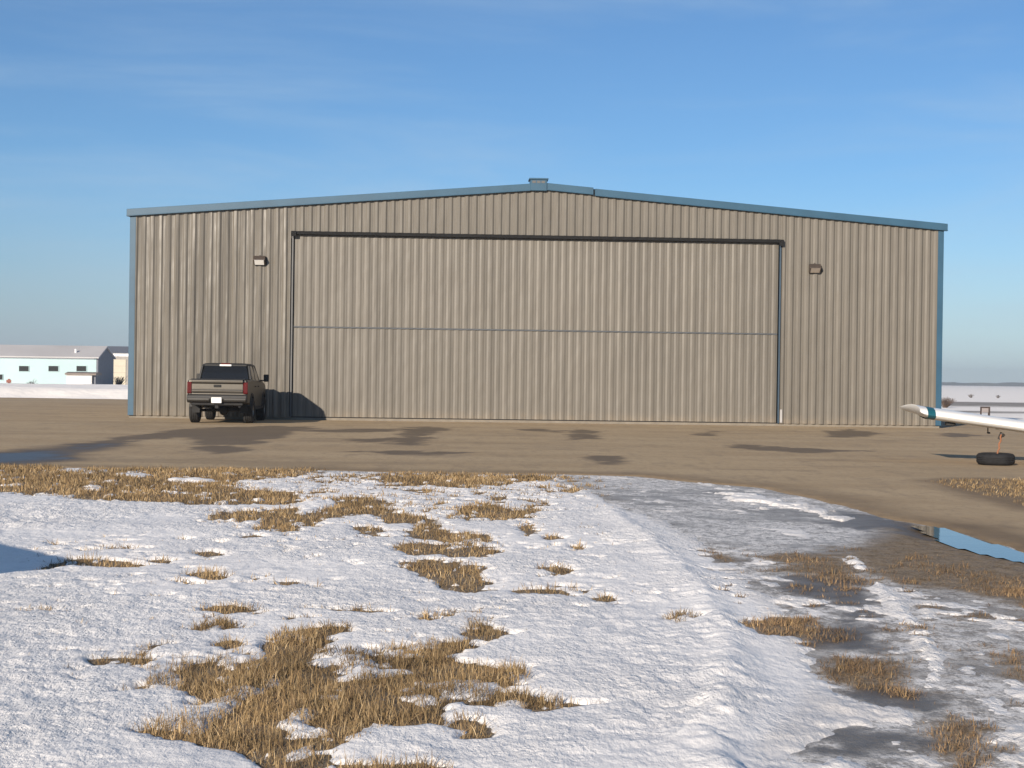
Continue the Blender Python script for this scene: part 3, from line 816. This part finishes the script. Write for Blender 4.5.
# ------------------------------------------------------------------ pickup
def pickup():
    M_PAINT = mat('warm_grey_metallic_paint', (.132, .121, .104), .45, metal=1.0, coat=0, var=.05, vscale=8)
    M_DARKP = mat('grey_plastic_bumper', (.017, .0165, .016), .6, var=.15)
    M_BLK = mat('black_underbody', (.014, .014, .014), .8, var=.3)
    M_TYRE = mat('tyre_rubber', (.022, .021, .020), .85, spec=.25, var=.25, vscale=12)
    M_RIM = mat('dull_alloy_rim', (.30, .29, .27), .35, metal=.8, var=.1)
    M_GLASS = mat('tinted_car_glass', (.010, .011, .012), .10, spec=.4)
    M_RED = mat('red_lamp_lens', (.085, .009, .009), .30, spec=.15, var=.1)
    M_WHT = mat('plate_white', (.78, .78, .76), .4, var=.03)
    M_CHR = mat('bright_bumper_steel', (.055, .052, .048), .42, metal=.5, var=.08)
    q = G(217.5, 423.6); yrear = 50.7
    cx = D(217.3, 400, yrear).x
    t = empty('pickup_truck', (cx, yrear, 0), R(3.2), 'warm grey four door pickup parked nose in beside the hangar door', 'pickup truck')
    W2 = .985
    # lower body side outline with wheel arches (y forward, z up)
    def arch(c, r, zb, n=10):
        a0 = math.asin((zb-.44)/r)
        return [(c + r*math.cos(a), .44 + r*math.sin(a)) for a in np.linspace(a0, math.pi-a0, n)]
    RW, FW = 1.28, 4.93
    out = [(.06, .70), (.02, .86), (.05, 1.46), (1.78, 1.46), (1.80, 1.47), (4.12, 1.44), (4.9, 1.42), (5.55, 1.34), (5.74, 1.20), (5.80, .95), (5.78, .62), (5.55, .56)]
    out += arch(FW, .52, .56)
    out += [(FW-.62, .52), (RW+.62, .52)]
    out += arch(RW, .52, .58)
    out += [(.62, .68)]
    # rounded sides: three lofted slabs so the flank bulges
    rings = []
    for xx, ins in ((-W2, .045), (-W2+.05, .0), (W2-.05, .0), (W2, .045)):
        cyy = 2.9
        r = []
        for (yy, zz) in out:
            zz2 = zz - (ins*.9 if zz > 1.2 else 0) + (ins*.3 if zz < .7 else 0)
            r.append((xx, yy + (ins if yy < .5 else (-ins if yy > 5.3 else 0)), zz2))
        rings.append(r)
    MB().loft(rings).build('body', M_PAINT, t, .028, 3)
    # cab roof, pillars and glass
    def ring(y0, y1, hw, z, c=.10):
        return [(-hw+c, y0, z), (hw-c, y0, z), (hw, y0+c, z), (hw, y1-c, z), (hw-c, y1, z), (-hw+c, y1, z), (-hw, y1-c, z), (-hw, y0+c, z)]
    g = MB(); g.loft([ring(1.83, 4.35, .90, 1.44), ring(1.90, 3.98, .855, 1.70), ring(2.02, 3.62, .795, 1.95)]); g.build('cab_glass', M_GLASS, t)
    r_ = MB(); r_.loft([ring(2.00, 3.66, .805, 1.935), ring(2.00, 3.64, .80, 1.975), ring(2.10, 3.5, .72, 2.02), ring(2.3, 3.3, .5, 2.035)]); r_.build('roof', M_DARKP, t, smooth=True)
    for sx in (-1, 1):
        def pil(ya, yb, wa):
            MB().hull8([(sx*.912, ya, 1.43), (sx*.84, ya, 1.43), (sx*.912, ya+wa, 1.43), (sx*.84, ya+wa, 1.43),
                     (sx*.81, yb, 1.95), (sx*.75, yb, 1.95), (sx*.81, yb+wa*.8, 1.95), (sx*.75, yb+wa*.8, 1.95)]).build('pillar', M_DARKP, t, .01, 1)
        pil(1.815, 1.99, .18); pil(3.0, 2.95, .10); pil(4.22, 3.58, .12)
        mm = MB().loft([[(sx*(.93+.02), 3.96, 1.41), (sx*(.93+.02), 4.06, 1.41), (sx*.95, 4.06, 1.46), (sx*.95, 3.96, 1.46)], [(sx*1.12, 3.94, 1.43), (sx*1.12, 4.02, 1.43), (sx*1.12, 4.02, 1.47), (sx*1.12, 3.94, 1.47)]])
        mir = mm.build('mirror', M_BLK, t)
        MB().box(min(sx*1.09, sx*1.27), max(sx*1.09, sx*1.27), 3.93, 4.07, 1.40, 1.66).build('mirror_head', M_DARKP, mir, .03, 2)
        # door handles and seams
        d = MB().box(min(sx*(W2+.002), sx*(W2+.03)), max(sx*(W2+.002), sx*(W2+.03)), 2.15, 2.35, 1.22, 1.26); d.build('door_handle', M_DARKP, t, .006, 1)
        d = MB().box(min(sx*(W2+.002), sx*(W2+.03)), max(sx*(W2+.002), sx*(W2+.03)), 3.1, 3.3, 1.22, 1.26); d.build('door_handle', M_DARKP, t, .006, 1)
        # flared arches
        for c in (RW, FW):
            m = MB()
            o_ = [(c + .585*math.cos(a), .44+.585*math.sin(a)) for a in np.linspace(.18, math.pi-.18, 14)]
            i_ = [(c + .515*math.cos(a), .44+.515*math.sin(a)) for a in np.linspace(math.pi-.18, .18, 14)]
            m.prism(o_+i_, sx*(W2-.10), sx*(W2+.035), 'x'); m.build('wheel_arch', M_DARKP, t, .008, 1)
        # running board
        MB().box(min(sx*.90, sx*1.05), max(sx*.90, sx*1.05), 1.95, 4.25, .46, .53).build('running_board', M_BLK, t, .01, 1)
        # tail lamps
        MB().prism([(-.0, 1.00), (-.02, 1.05), (-.005, 1.38), (.20, 1.41), (.20, 1.0)], sx*.845, sx*(W2+.003), 'x').build('tail_light', M_RED, t, .012, 2)
        MB().prism([(5.70, 1.02), (5.80, 1.02), (5.78, 1.22), (5.62, 1.24)], sx*.62, sx*(W2-.02), 'x').build('headlight', M_WHT, t, .01, 1)
    # tailgate with pressed upper fold and lower crease
    tg = MB().prism([(-.03, 1.03), (-.045, 1.10), (-.02, 1.14), (-.02, 1.33), (-.055, 1.37), (-.06, 1.44), (-.02, 1.49), (.10, 1.49), (.10, 1.03)], -.838, .838, 'x').build('tailgate', M_PAINT, t, .010, 2)
    MB().box(-.12, .12, -.052, -.0205, 1.22, 1.30).build('tailgate_handle', M_BLK, tg, .012, 2)
    MB().box(-.80, .80, -.0235, -.0205, 1.155, 1.16).build('crease', M_BLK, tg)
    MB().box(-.88, .88, .12, 1.78, 1.462, 1.49).build('bed_cover', M_BLK, t, .01, 2)
    m = MB(); m.prism([(-.16, .76), (-.20, .83), (-.18, .95), (-.02, .985), (.05, .985), (.05, .72), (-.06, .70)], -.975, .975, 'x'); bmp = m.build('rear_bumper', M_DARKP, t, .02, 2)
    for sx in (-1, 1): MB().prism([(-.185, .74), (-.215, .80), (-.212, .86), (-.19, .87)], sx*.24, sx*.95, 'x').build('bumper_bar', M_CHR, bmp, .006, 1)
    MB().box(-.165, .165, -.232, -.222, .70, .885).build('number_plate', M_WHT, bmp, .006, 1)
    MB().box(-.85, .85, -.10, -.01, .62, .70).build('bumper_skirt', M_BLK, bmp, .02, 1)
    MB().box(-.06, .06, -.14, .2, .52, .62).build('tow_hitch', M_BLK, t, .01, 1)
    m = MB().box(-.20, .20, 1.965, 2.06, 1.925, 1.985); hb = m.build('high_brake_light', M_WHT, t, .012, 2)
    MB().box(-.15, .15, 1.962, 2.04, 1.991, 2.03).build('red_lens', M_RED, hb)
    # chassis, axle, exhaust
    m = MB()
    for sx in (-1, 1): m.box(sx*.42-.05, sx*.42+.05, .25, 5.4, .56, .72)
    m.box(-.80, .80, 1.9, 4.2, .50, .60); m.box(-.80, .80, 5.0, 5.7, .40, .62); m.box(-.46, .46, .35, .95, .58, .66)
    m.box(-.80, .80, .70, 1.86, .74, .95); m.box(-.80, .80, 4.35, 5.5, .74, 1.0)
    m.build('chassis', M_BLK, t)
    m = MB(); m.tube((-.78, RW, .43), (.78, RW, .43), .05); m.lathe([(-.15, .03), (-.12, .12), (-.05, .17), (.05, .17), (.12, .12), (.15, .03)], (.05, RW, .43), 'x', 16); m.build('rear_axle', M_BLK, t)
    m = MB(); m.tube((.72, .02, .60), (.62, 1.0, .58), .045); m.build('exhaust_pipe', M_CHR, t)
    m = MB(); m.tube((-.78, FW, .43), (.78, FW, .43), .05); m.build('front_axle', M_BLK, t)
    for sx in (-1, 1):
        MB().box(sx*.79-.13, sx*.79+.13, .64, .655, .36, .74).build('mud_flap', M_BLK, t)
        for c in (RW, FW):
            R_ = .425; hw = .155
            prof = [(-hw+.02, .25), (-hw, .29), (-hw-.008, .345), (-hw+.015, .40), (-hw+.05, R_), (-.085, R_), (-.08, R_-.014), (-.055, R_-.014), (-.05, R_), (-.012, R_), (-.008, R_-.014), (.008, R_-.014), (.012, R_), (.05, R_), (.055, R_-.014), (.08, R_-.014), (.085, R_),
                    (hw-.05, R_), (hw-.015, .40), (hw+.008, .345), (hw, .29), (hw-.02, .25)]
            wh = MB().lathe(prof, (sx*.90, c, R_), 'x', 40).build('wheel', M_TYRE, t, smooth=True)
            m = MB(); m.lathe([(-.10, .02), (-.10, .25), (.12, .252), (.12, .235), (.06, .20), (.05, .02)] if sx > 0 else [(.10, .02), (.10, .25), (-.12, .252), (-.12, .235), (-.06, .20), (-.05, .02)], (sx*.90, c, R_), 'x', 24)
            for k in range(6):
                a = k*math.pi/3
                m.tube((sx*.97, c+.04*math.cos(a), R_+.04*math.sin(a)), (sx*.98, c+.22*math.cos(a), R_+.22*math.sin(a)), .03, .022, 6)
            m.build('rim', M_RIM, wh)
    # bonnet front
    MB().box(-.60, .60, 5.795, 5.83, .80, 1.16).build('grille', M_BLK, t, .02, 1)
    MB().box(-.96, .96, 5.70, 5.90, .55, .78).build('front_bumper', M_DARKP, t, .04, 2)
pickup()

# ------------------------------------------------------------------ light aircraft (wing in view on the right)
M_WWHITE = mat('white_aircraft_paint', (.72, .71, .68), .35, coat=.3, var=.03, vscale=1.2)
M_TEAL = mat('teal_stripe_paint', (.008, .080, .105), .4, var=.08)
M_DKGAP = mat('dark_hinge_gap', (.03, .028, .026), .7, var=.2)
M_AGLASS = mat('dark_cockpit_glass', (.02, .025, .03), .05, coat=.3)
M_RUB = mat('black_rubber', (.016, .016, .017), .8, spec=.3, var=.3, vscale=9)
def aircraft():
    th = R(6)
    SP = 5.25
    cxp = 8.36 + SP*math.cos(th); cyp = 32.75 - SP*math.sin(th)
    t = empty('light_aircraft', (cxp, cyp, 0), math.pi-th, 'white low wing light aircraft with teal stripe across its wing tip', 'aircraft')
    foil = [(0.0, .0), (.02, .032), (.08, .062), (.2, .085), (.38, .09), (.6, .068), (.8, .036), (1.0, .004), (1.0, -.004), (.8, -.018), (.6, -.034), (.38, -.048), (.2, -.05), (.08, -.04), (.02, -.022)]
    C0 = 1.6
    def zs(s): return .695 + max(0, s-2.4)*.128
    def sect(s, sx, slant=0., sc_=1.0, lift=0., k=1.0, blow=1.0):
        r = []
        for a, b in foil:
            ss = s - slant*(1-a)
            bb = b*1.14*sc_
            if b < 0: bb *= blow
            r.append((sx*ss, C0*.5 - a*C0*k, zs(ss) + bb*C0*1.0 + lift))
        return r
    for sx in (-1, 1):
        m = MB()
        m.loft([sect(0.4, sx), sect(2.4, sx), sect(4.05, sx, .0), sect(4.78, sx, .02), sect(4.92, sx, .05, 1, .0, 1, .72), sect(5.04, sx, .08, 1, .006, 1, .30), sect(5.14, sx, .12, .95, .022, 1, -.2), sect(5.21, sx, .16, .80, .048, 1, -.75), sect(SP, sx, .2, .6, .082, 1, -1.3)])
        wg = m.build('wing', M_WWHITE, t, smooth=True)
        # painted band, a thin skin wrapped round the section
        def skin(s, slant):
            return [(p[0], C0*.5-(a*1.008-.004)*C0, p[2] + (.003 if b > 0 else -.003)) for p, (a, b) in [(sect(s + .17*max(-.6, min(1, b/.06)), sx)[i], foil[i]) for i in range(len(foil))]]
        MB().loft([skin(4.55, .0), skin(4.71, .0)], cap=False).build('stripe', M_TEAL, wg, smooth=True)
        # aileron, hanging a little below the trailing edge
        m = MB()
        def ail(s): return [(sx*s, -.50, zs(s)+.060), (sx*s, -.80, zs(s)+.004), (sx*s, -.815, zs(s)-.022), (sx*s, -.50, zs(s)-.055)]
        m.loft([ail(2.5), ail(4.02)]); m.build('aileron', M_WWHITE, wg)
        for s in (2.6, 3.2, 3.95): MB().box(sx*s-.03, sx*s+.03, -.62, -.46, zs(s)-.10, zs(s)-.04).build('hinge_bracket', M_DKGAP, wg)
        m = MB(); m.box(sx*4.36-.10, sx*4.36+.10, .30, .50, zs(4.36)-.16, zs(4.36)-.09); m.build('lower_bracket', M_DKGAP, wg, .02, 1)
        m = MB(); m.tube((sx*3.52, .05, zs(3.52)-.06), (sx*3.52, .05, zs(3.52)-.20), .012); m.tube((sx*3.52, .05, zs(3.52)-.20), (sx*3.52, .22, zs(3.52)-.20), .02); m.build('pitot_tube', M_DKGAP, wg)
        # main gear
        m = MB(); m.tube((sx*1.5, .0, .66), (sx*1.5, -.05, .25), .04); lg = m.build('landing_gear', M_WWHITE, t)
        MB().lathe([(-.07, .09), (-.075, .16), (-.04, .20), (.04, .20), (.075, .16), (.07, .09)], (sx*1.5, -.05, .20), 'x', 24).build('wheel', M_RUB, lg, smooth=True)
        m = MB(); m.loft([[(0, -3.55, .95), (0, -4.25, .95), (0, -4.25, 1.0), (0, -3.55, 1.02)], [(sx*1.6, -3.7, .97), (sx*1.6, -4.25, .97), (sx*1.6, -4.25, 1.0), (sx*1.6, -3.7, 1.0)]]); m.build('tailplane', M_WWHITE, t)
    def fr(y, hw, z0, z1, n=14):
        return [(hw*math.cos(a)*abs(math.cos(a))**-.25 if abs(math.cos(a)) > 1e-6 else 0, y, (z0+z1)/2+(z1-z0)/2*math.sin(a)) for a in np.linspace(0, 2*math.pi, n, endpoint=False)]
    m = MB(); m.loft([fr(-4.2, .06, .85, 1.05), fr(-2.5, .30, .75, 1.2), fr(-1.0, .55, .62, 1.5), fr(.2, .60, .60, 1.55), fr(1.0, .58, .60, 1.45), fr(2.2, .46, .68, 1.25), fr(2.4, .25, .82, 1.1)])
    m.build('fuselage', M_WWHITE, t, smooth=True)
    m = MB(); m.loft([fr(-1.3, .38, 1.2, 1.5), fr(-.7, .50, 1.25, 1.78), fr(.4, .50, 1.25, 1.8), fr(1.15, .40, 1.2, 1.42)]); m.build('canopy', M_AGLASS, t, smooth=True)
    MB().prism([(-3.3, 1.05), (-4.25, .98), (-4.4, 2.2), (-3.95, 2.2)], -.035, .035, 'x').build('tail_fin', M_WWHITE, t)
    m = MB(); m.tube((0, 2.1, .7), (0, 2.15, .3), .035); lg = m.build('nose_gear', M_WWHITE, t)
    MB().lathe([(-.06, .08), (-.06, .14), (-.03, .17), (.03, .17), (.06, .14), (.06, .08)], (0, 2.15, .17), 'x', 20).build('wheel', M_RUB, lg)
    MB().lathe([(2.39, .02), (2.40, .15), (2.55, .09), (2.62, .02)], (0, 0, .96), 'y', 16).build('spinner', M_WWHITE, t)
    m = MB(); m.hull8([(-.9, 2.45, .93), (.9, 2.45, .93), (-.9, 2.48, .93), (.9, 2.48, .93), (-.9, 2.45, 1.03), (.9, 2.45, 1.03), (-.9, 2.48, 1.03), (.9, 2.48, 1.03)]); m.build('propeller', M_DKGAP, t)
aircraft()

# tie-down tyre and rope
tx, ty = G(995.5, 466); ty += .37; tx *= (ty)/(ty-.37)
t = empty('tie_down_weight', (tx, ty, 0), 0, 'black tyre lying flat on the apron as a tie down weight', 'tie down')
MB().lathe([(.012, .22), (.004, .28), (.02, .345), (.055, .378), (.095, .385), (.10, .378), (.115, .378), (.12, .386), (.135, .386), (.14, .378), (.155, .378), (.16, .385), (.20, .378), (.235, .345), (.25, .28), (.24, .22), (.20, .20), (.05, .20)], (0, 0, 0), 'z', 44).build('tyre_ring', M_RUB, t, smooth=True)
MB().lathe([(.03, .001), (.03, .198), (.13, .198), (.14, .12), (.14, .001)], (0, 0, 0), 'z', 28).build('concrete_fill', M_CONC, t)
a = Vector((tx+.01, ty-.05, .135)); b = D(1001.5, 434, 32.2)
m = MB()
prev = None
pts = [a + (b-a)*k/10 + Vector((.012*math.sin(k*1.9), .01*math.cos(k*2.3), 0)) for k in range(11)]
for k in range(10): m.tube(pts[k], pts[k+1], .017, .017, 8)
rp = m.build('tie_down_rope', mat('faded_orange_rope', (.30, .125, .06), .85, var=.25, vscale=30, bump=.004, bscale=60))
tag(rp, 'faded orange rope tying the white wing down to the tyre', 'rope')
m = MB(); m.tube(b+Vector((-.05, 0, -.11)), b+Vector((.02, 0, .02)), .035, .05, 8); m.tube(b+Vector((.06, .0, -.04)), b+Vector((.0, 0, .0)), .03, .03, 8)
m.build('knot', M_DKGAP, rp)

# small steel frame beyond the wing
p = D(985, 411, 64.0)
t = empty('steel_stand', (p.x, p.y, 0), R(12), 'small dark square steel stand on the snow beyond the white wing', 'stand')
M_STEEL = mat('dark_rusty_steel', (.055, .040, .035), .7, var=.35, vscale=8)
for sx in (-1, 1): MB().box(sx*.185-.022-.015*(sx > 0), sx*.185+.022+.015*(sx > 0), -.03, .03, 0, .74).build('post', M_STEEL, t, .004, 1)
MB().box(-.163, .148, -.025, .025, .685, .74).build('top_bar', M_STEEL, t)
MB().box(-.163, .148, -.012, .012, .50, .684).build('panel', mat('weathered_panel', (.30, .27, .27), .7, var=.2), t)
MB().box(-.163, .148, -.025, .025, .33, .37).build('lower_bar', M_STEEL, t)

# ------------------------------------------------------------------ far buildings on the left
M_PALE = mat('pale_aqua_siding', (.34, .46, .475), .6, var=.05, vscale=.3)
M_PGREY = mat('weathered_grey_roof', (.40, .39, .39), .7, var=.10, vscale=.2)
M_DGREY = mat('dark_grey_roof_and_shade', (.12, .13, .155), .7, var=.10)  # dark roof grey, also the painted shade of the workshop gable
M_CREAM = mat('cream_door_paint', (.44, .40, .31), .6, var=.05)
M_WIN = mat('dark_window_glass', (.006, .008, .010), .35, spec=.2)
M_FRAME = mat('white_frame', (.72, .72, .72), .5, var=.04)
M_BEIGE = mat('dull_beige_siding', (.27, .25, .225), .7, var=.1)
def far_buildings():
    d0 = 160.0
    pr = D(97, 380, d0)
    t = empty('workshop', (pr.x, d0, 0), 0, 'long low pale aqua building with grey roof and small dark windows', 'building')
    L = 46.0; E = D(50, 357.2, d0).z; DP = 6.2; RG = D(104, 346.8, d0+DP/2).z
    m = MB(); m.box(-L, -.1, 0, .2, -.2, E); m.box(-L, -L+.2, .2, DP, -.2, E); m.box(-L+.2, -.1, DP-.2, DP, -.2, E); m.build('wall', M_PALE, t)
    m = MB(); m.prism([(.0, -.2), (DP, -.2), (DP, E), (DP/2, RG-.08), (0, E)], -.099, .1, 'x'); m.build('gable_wall', M_DGREY, t)  # shade on the gable facing away from the sun, painted as dark grey
    m = MB(); m.prism([(-.35, E-.06), (DP/2, RG-.06), (DP/2, RG+.08), (-.35, E+.06)], -L-.3, .25, 'x'); m.prism([(DP+.35, E-.06), (DP/2+.001, RG-.06), (DP/2+.001, RG+.08), (DP+.35, E+.06)], -L-.3, .25, 'x'); m.build('roof', M_PGREY, t)
    MB().box(-L, -.3, -.10, -.001, E-.16, E-.07).build('fascia', M_FRAME, t)
    for px in (-28, -2, 24, 53.5, 81.5):
        q = D(px, 368.6 if px > 0 else 377, d0); sx = q.x-pr.x
        f = MB().box(sx-.56, sx+.56, -.06, .0, q.z-.32, q.z+.32).build('window', M_PALE, t)
        MB().box(sx-.50, sx+.50, -.075, -.061, q.z-.27, q.z+.27).build('pane', M_WIN, f)
    m = MB(); q = D(73, 356, d0)
    m.tube((q.x-pr.x, 1.0, E), (q.x-pr.x, 1.0, E+.9), .12); m.build('vent_pipe', M_FRAME, t)
    # second building behind with cream door
    d1 = 198.0
    p1 = D(105, 380, d1)
    t = empty('garage', (p1.x, d1, 0), 0, 'grey garage with dark roof and cream door half hidden by the hangar', 'building')
    E2 = D(118, 352.5, d1).z; W = 9.0
    MB().box(-6, W, 0, 8, -.2, E2-.5).build('wall', M_BEIGE, t)
    MB().box(-6.2, W+.2, -.12, 8.1, E2-.498, E2-.05).build('fascia', M_FRAME, t)
    T2 = D(118, 346.3, d1+3).z
    m = MB(); m.prism([(-.4, E2-.05), (8.4, E2-.05), (5.5, T2), (3.0, T2)], -6.4, W+.4, 'x'); m.build('roof', M_DGREY, t)
    q0 = D(113.5, 360, d1).x-p1.x; q1 = D(126, 360, d1).x-p1.x; zt = D(118, 359.5, d1).z
    dr = MB().box(q0, q1, -.08, -.001, -.1, zt).build('garage_door', M_CREAM, t)
    for k in range(1, 4): MB().box(q0, q1, -.086, -.081, zt*k/4-.015, zt*k/4+.015).build('panel_joint', M_BEIGE, dr)
    # white shed in front
    d2 = 148.0
    p2 = D(79, 386, d2); zt = D(79, 375, d2).z
    t = empty('white_shed', (p2.x, d2, 0), 0, 'small white box shed with brown roof standing before the aqua building', 'shed')
    hw = 12.6/F*d2
    MB().box(-hw, hw, 0, 1.8, -.1, zt).build('wall', mat('white_shed_paint', (.55, .54, .52), .6, var=.04), t)
    m = MB(); m.prism([(-.15, zt), (1.95, zt), (1.95, zt+.18), (.9, zt+.30), (-.15, zt+.16)], -hw-.12, hw+.45, 'x'); m.build('roof', mat('brown_shingle', (.20, .165, .14), .8, var=.15), t)
    MB().box(hw+.05, hw+.3, .3, 1.6, -.1, zt-.02).build('dark_side', M_DGREY, t)  # dark grey box for the dark right side of the shed
far_buildings()

# snow bank along the far edge of the apron, left
xb = np.arange(-95, -13.2, .7); yb = np.arange(95, 146, .7)
A, B = np.meshgrid(xb, yb)
hb = (.70+.12*fbm(A*.12, B*.2, 301, 4))*sstep(95.3, 100, B+1.2*fbm(A*.3, B*.3, 311, 3)) * sstep(146, 132, B) - .07
hb += .05*fbm(A*.6, B*.6, 321, 3)*sstep(96, 100, B)
hb *= 1-.9*sstep(-17, -13.5, A)
o = grid_mesh('snow_bank', xb, yb, hb, M_FIELD); tag(o, kind='structure')

# shrubs
def shrub(name, p, h, wd, n, col, label, group=None):
    r = random.Random(int(abs(p[0])*100))
    t = empty(name, (p[0], p[1], p[2] if len(p) > 2 else 0), 0, label, 'shrub', group)
    m = MB()
    for k in range(n):
        a = r.uniform(0, 2*math.pi); l = r.uniform(.1, 1)*wd/2
        q = Vector((math.cos(a)*l, math.sin(a)*l, h*r.uniform(.55, 1)*(1-.3*l/wd)))
        m.tube((q.x*.15, q.y*.15, -.05), q, h*.022+.006, .006, 5)
        for j in range(4):
            f = r.uniform(.4, 1)
            q2 = q*f + Vector((r.uniform(-.3, .3)*wd*.5, r.uniform(-.3, .3)*wd*.5, r.uniform(.02, .2)*h))
            m.tube(q*f, q2, .012, .004, 4)
    m.build('branches', mat('bare_twigs', col, .8, var=.2), t)
G_ = 'bare shrubs in the far snow'
p = D(945, 405, 112); shrub('bare_shrub', (p.x, p.y), .75, 1.7, 60, (.10, .07, .055), 'low reddish bare shrub by the hangar right corner above the wing tip', G_)
p = D(32, 385, 146); shrub('bare_shrub', (p.x, p.y, .1), .9, 1.4, 24, (.07, .06, .06), 'dark low shrub before the aqua building wall between its windows', G_)
p = D(118.5, 382, 170); shrub('bare_shrub', (p.x, p.y, .1), 1.3, 1.9, 50, (.035, .035, .035), 'dark bushy shrub against the cream garage door', G_)
p = D(971, 393, 200); shrub('bare_shrub', (p.x, p.y, -.05), .5, 1.0, 24, (.10, .085, .075), 'tiny left one of two shrubs alone in the far snow field', G_)
p = D(998, 393, 200); shrub('bare_shrub', (p.x, p.y, -.05), .45, .7, 24, (.10, .085, .075), 'tiny right one of two shrubs alone in the far snow field', G_)
p = D(9, 386, 140)
t = empty('marker_post', (p.x, p.y, .2), 0, 'short reddish brown marker post on the snow before the aqua building', 'post')
M_RED2 = mat('faded_red_paint', (.22, .07, .05), .7, var=.2)
MB().box(-.09, .09, -.09, .09, -.2, .75).build('post', M_RED2, t, .01, 1)
MB().box(-.22, .24, -.11, -.091, .40, .66).build('marker_board', M_RED2, t, .01, 1)

# far wood on the horizon
def far_wood():
    xs = np.arange(-2200, 2200, 9.0)
    m = MB()
    y0 = 2300.0
    lo = []; rows = []
    for off, hh in ((0, 0), (0, 1), (45, 1.05), (90, .9), (90, 0)):
        h = 5.0 + 1.2*fbm(xs*.004, xs*0+off*.1, 401, 3) + 1.8*fbm(xs*.035, xs*0+off*.2, 411, 3)
        rows.append([m.bm.verts.new((x, y0+off+60*math.sin(x*.003), (h_*hh if hh else -1))) for x, h_ in zip(xs, h)])
    for a, b in zip(rows[:-1], rows[1:]):
        for i in range(len(xs)-1): m.bm.faces.new((a[i], a[i+1], b[i+1], b[i]))
    o = m.build('distant_wood', mat('bare_wood', (.05, .055, .05), .9, var=.3, vscale=.02))
    tag(o, 'thin dark line of far woodland along the horizon', 'woodland', kind='stuff')
far_wood()

# winter air
hz = bpy.data.materials.new('winter_air'); hz.use_nodes = True
for n_ in list(hz.node_tree.nodes):
    if n_.type == 'BSDF_PRINCIPLED': hz.node_tree.nodes.remove(n_)
pv = hz.node_tree.nodes.new('ShaderNodeVolumePrincipled'); pv.inputs['Color'].default_value = (.78, .86, .95, 1); pv.inputs['Density'].default_value = .00035; pv.inputs['Anisotropy'].default_value = .2
hz.node_tree.links.new(pv.outputs[0], hz.node_tree.nodes['Material Output'].inputs['Volume'])
tag(MB().box(-2600, 2600, -450, 2700, -1.2, 28).build('haze', hz), kind='stuff')

# added cabinet unseen at left, shaped to throw a shadow on the snow
t = empty('shadow_caster', (-6.9, 9.75, 0), R(42), 'unseen green cabinet beside the snow casting the shadow at its edge', 'caster')
M_GRN = mat('green_caster_paint', (.05, .11, .06), .5, var=.1)
MB().box(-1.1, 1.1, -1.1, 1.1, 0, 1.27).build('body', M_GRN, t, .02, 2)
MB().box(-1.16, 1.16, -1.16, 1.16, 1.271, 1.33).build('lid', M_GRN, t, .02, 2)
MB().box(-.5, -.44, -1.14, -1.101, .5, .75).build('handle', M_DKGAP, t)
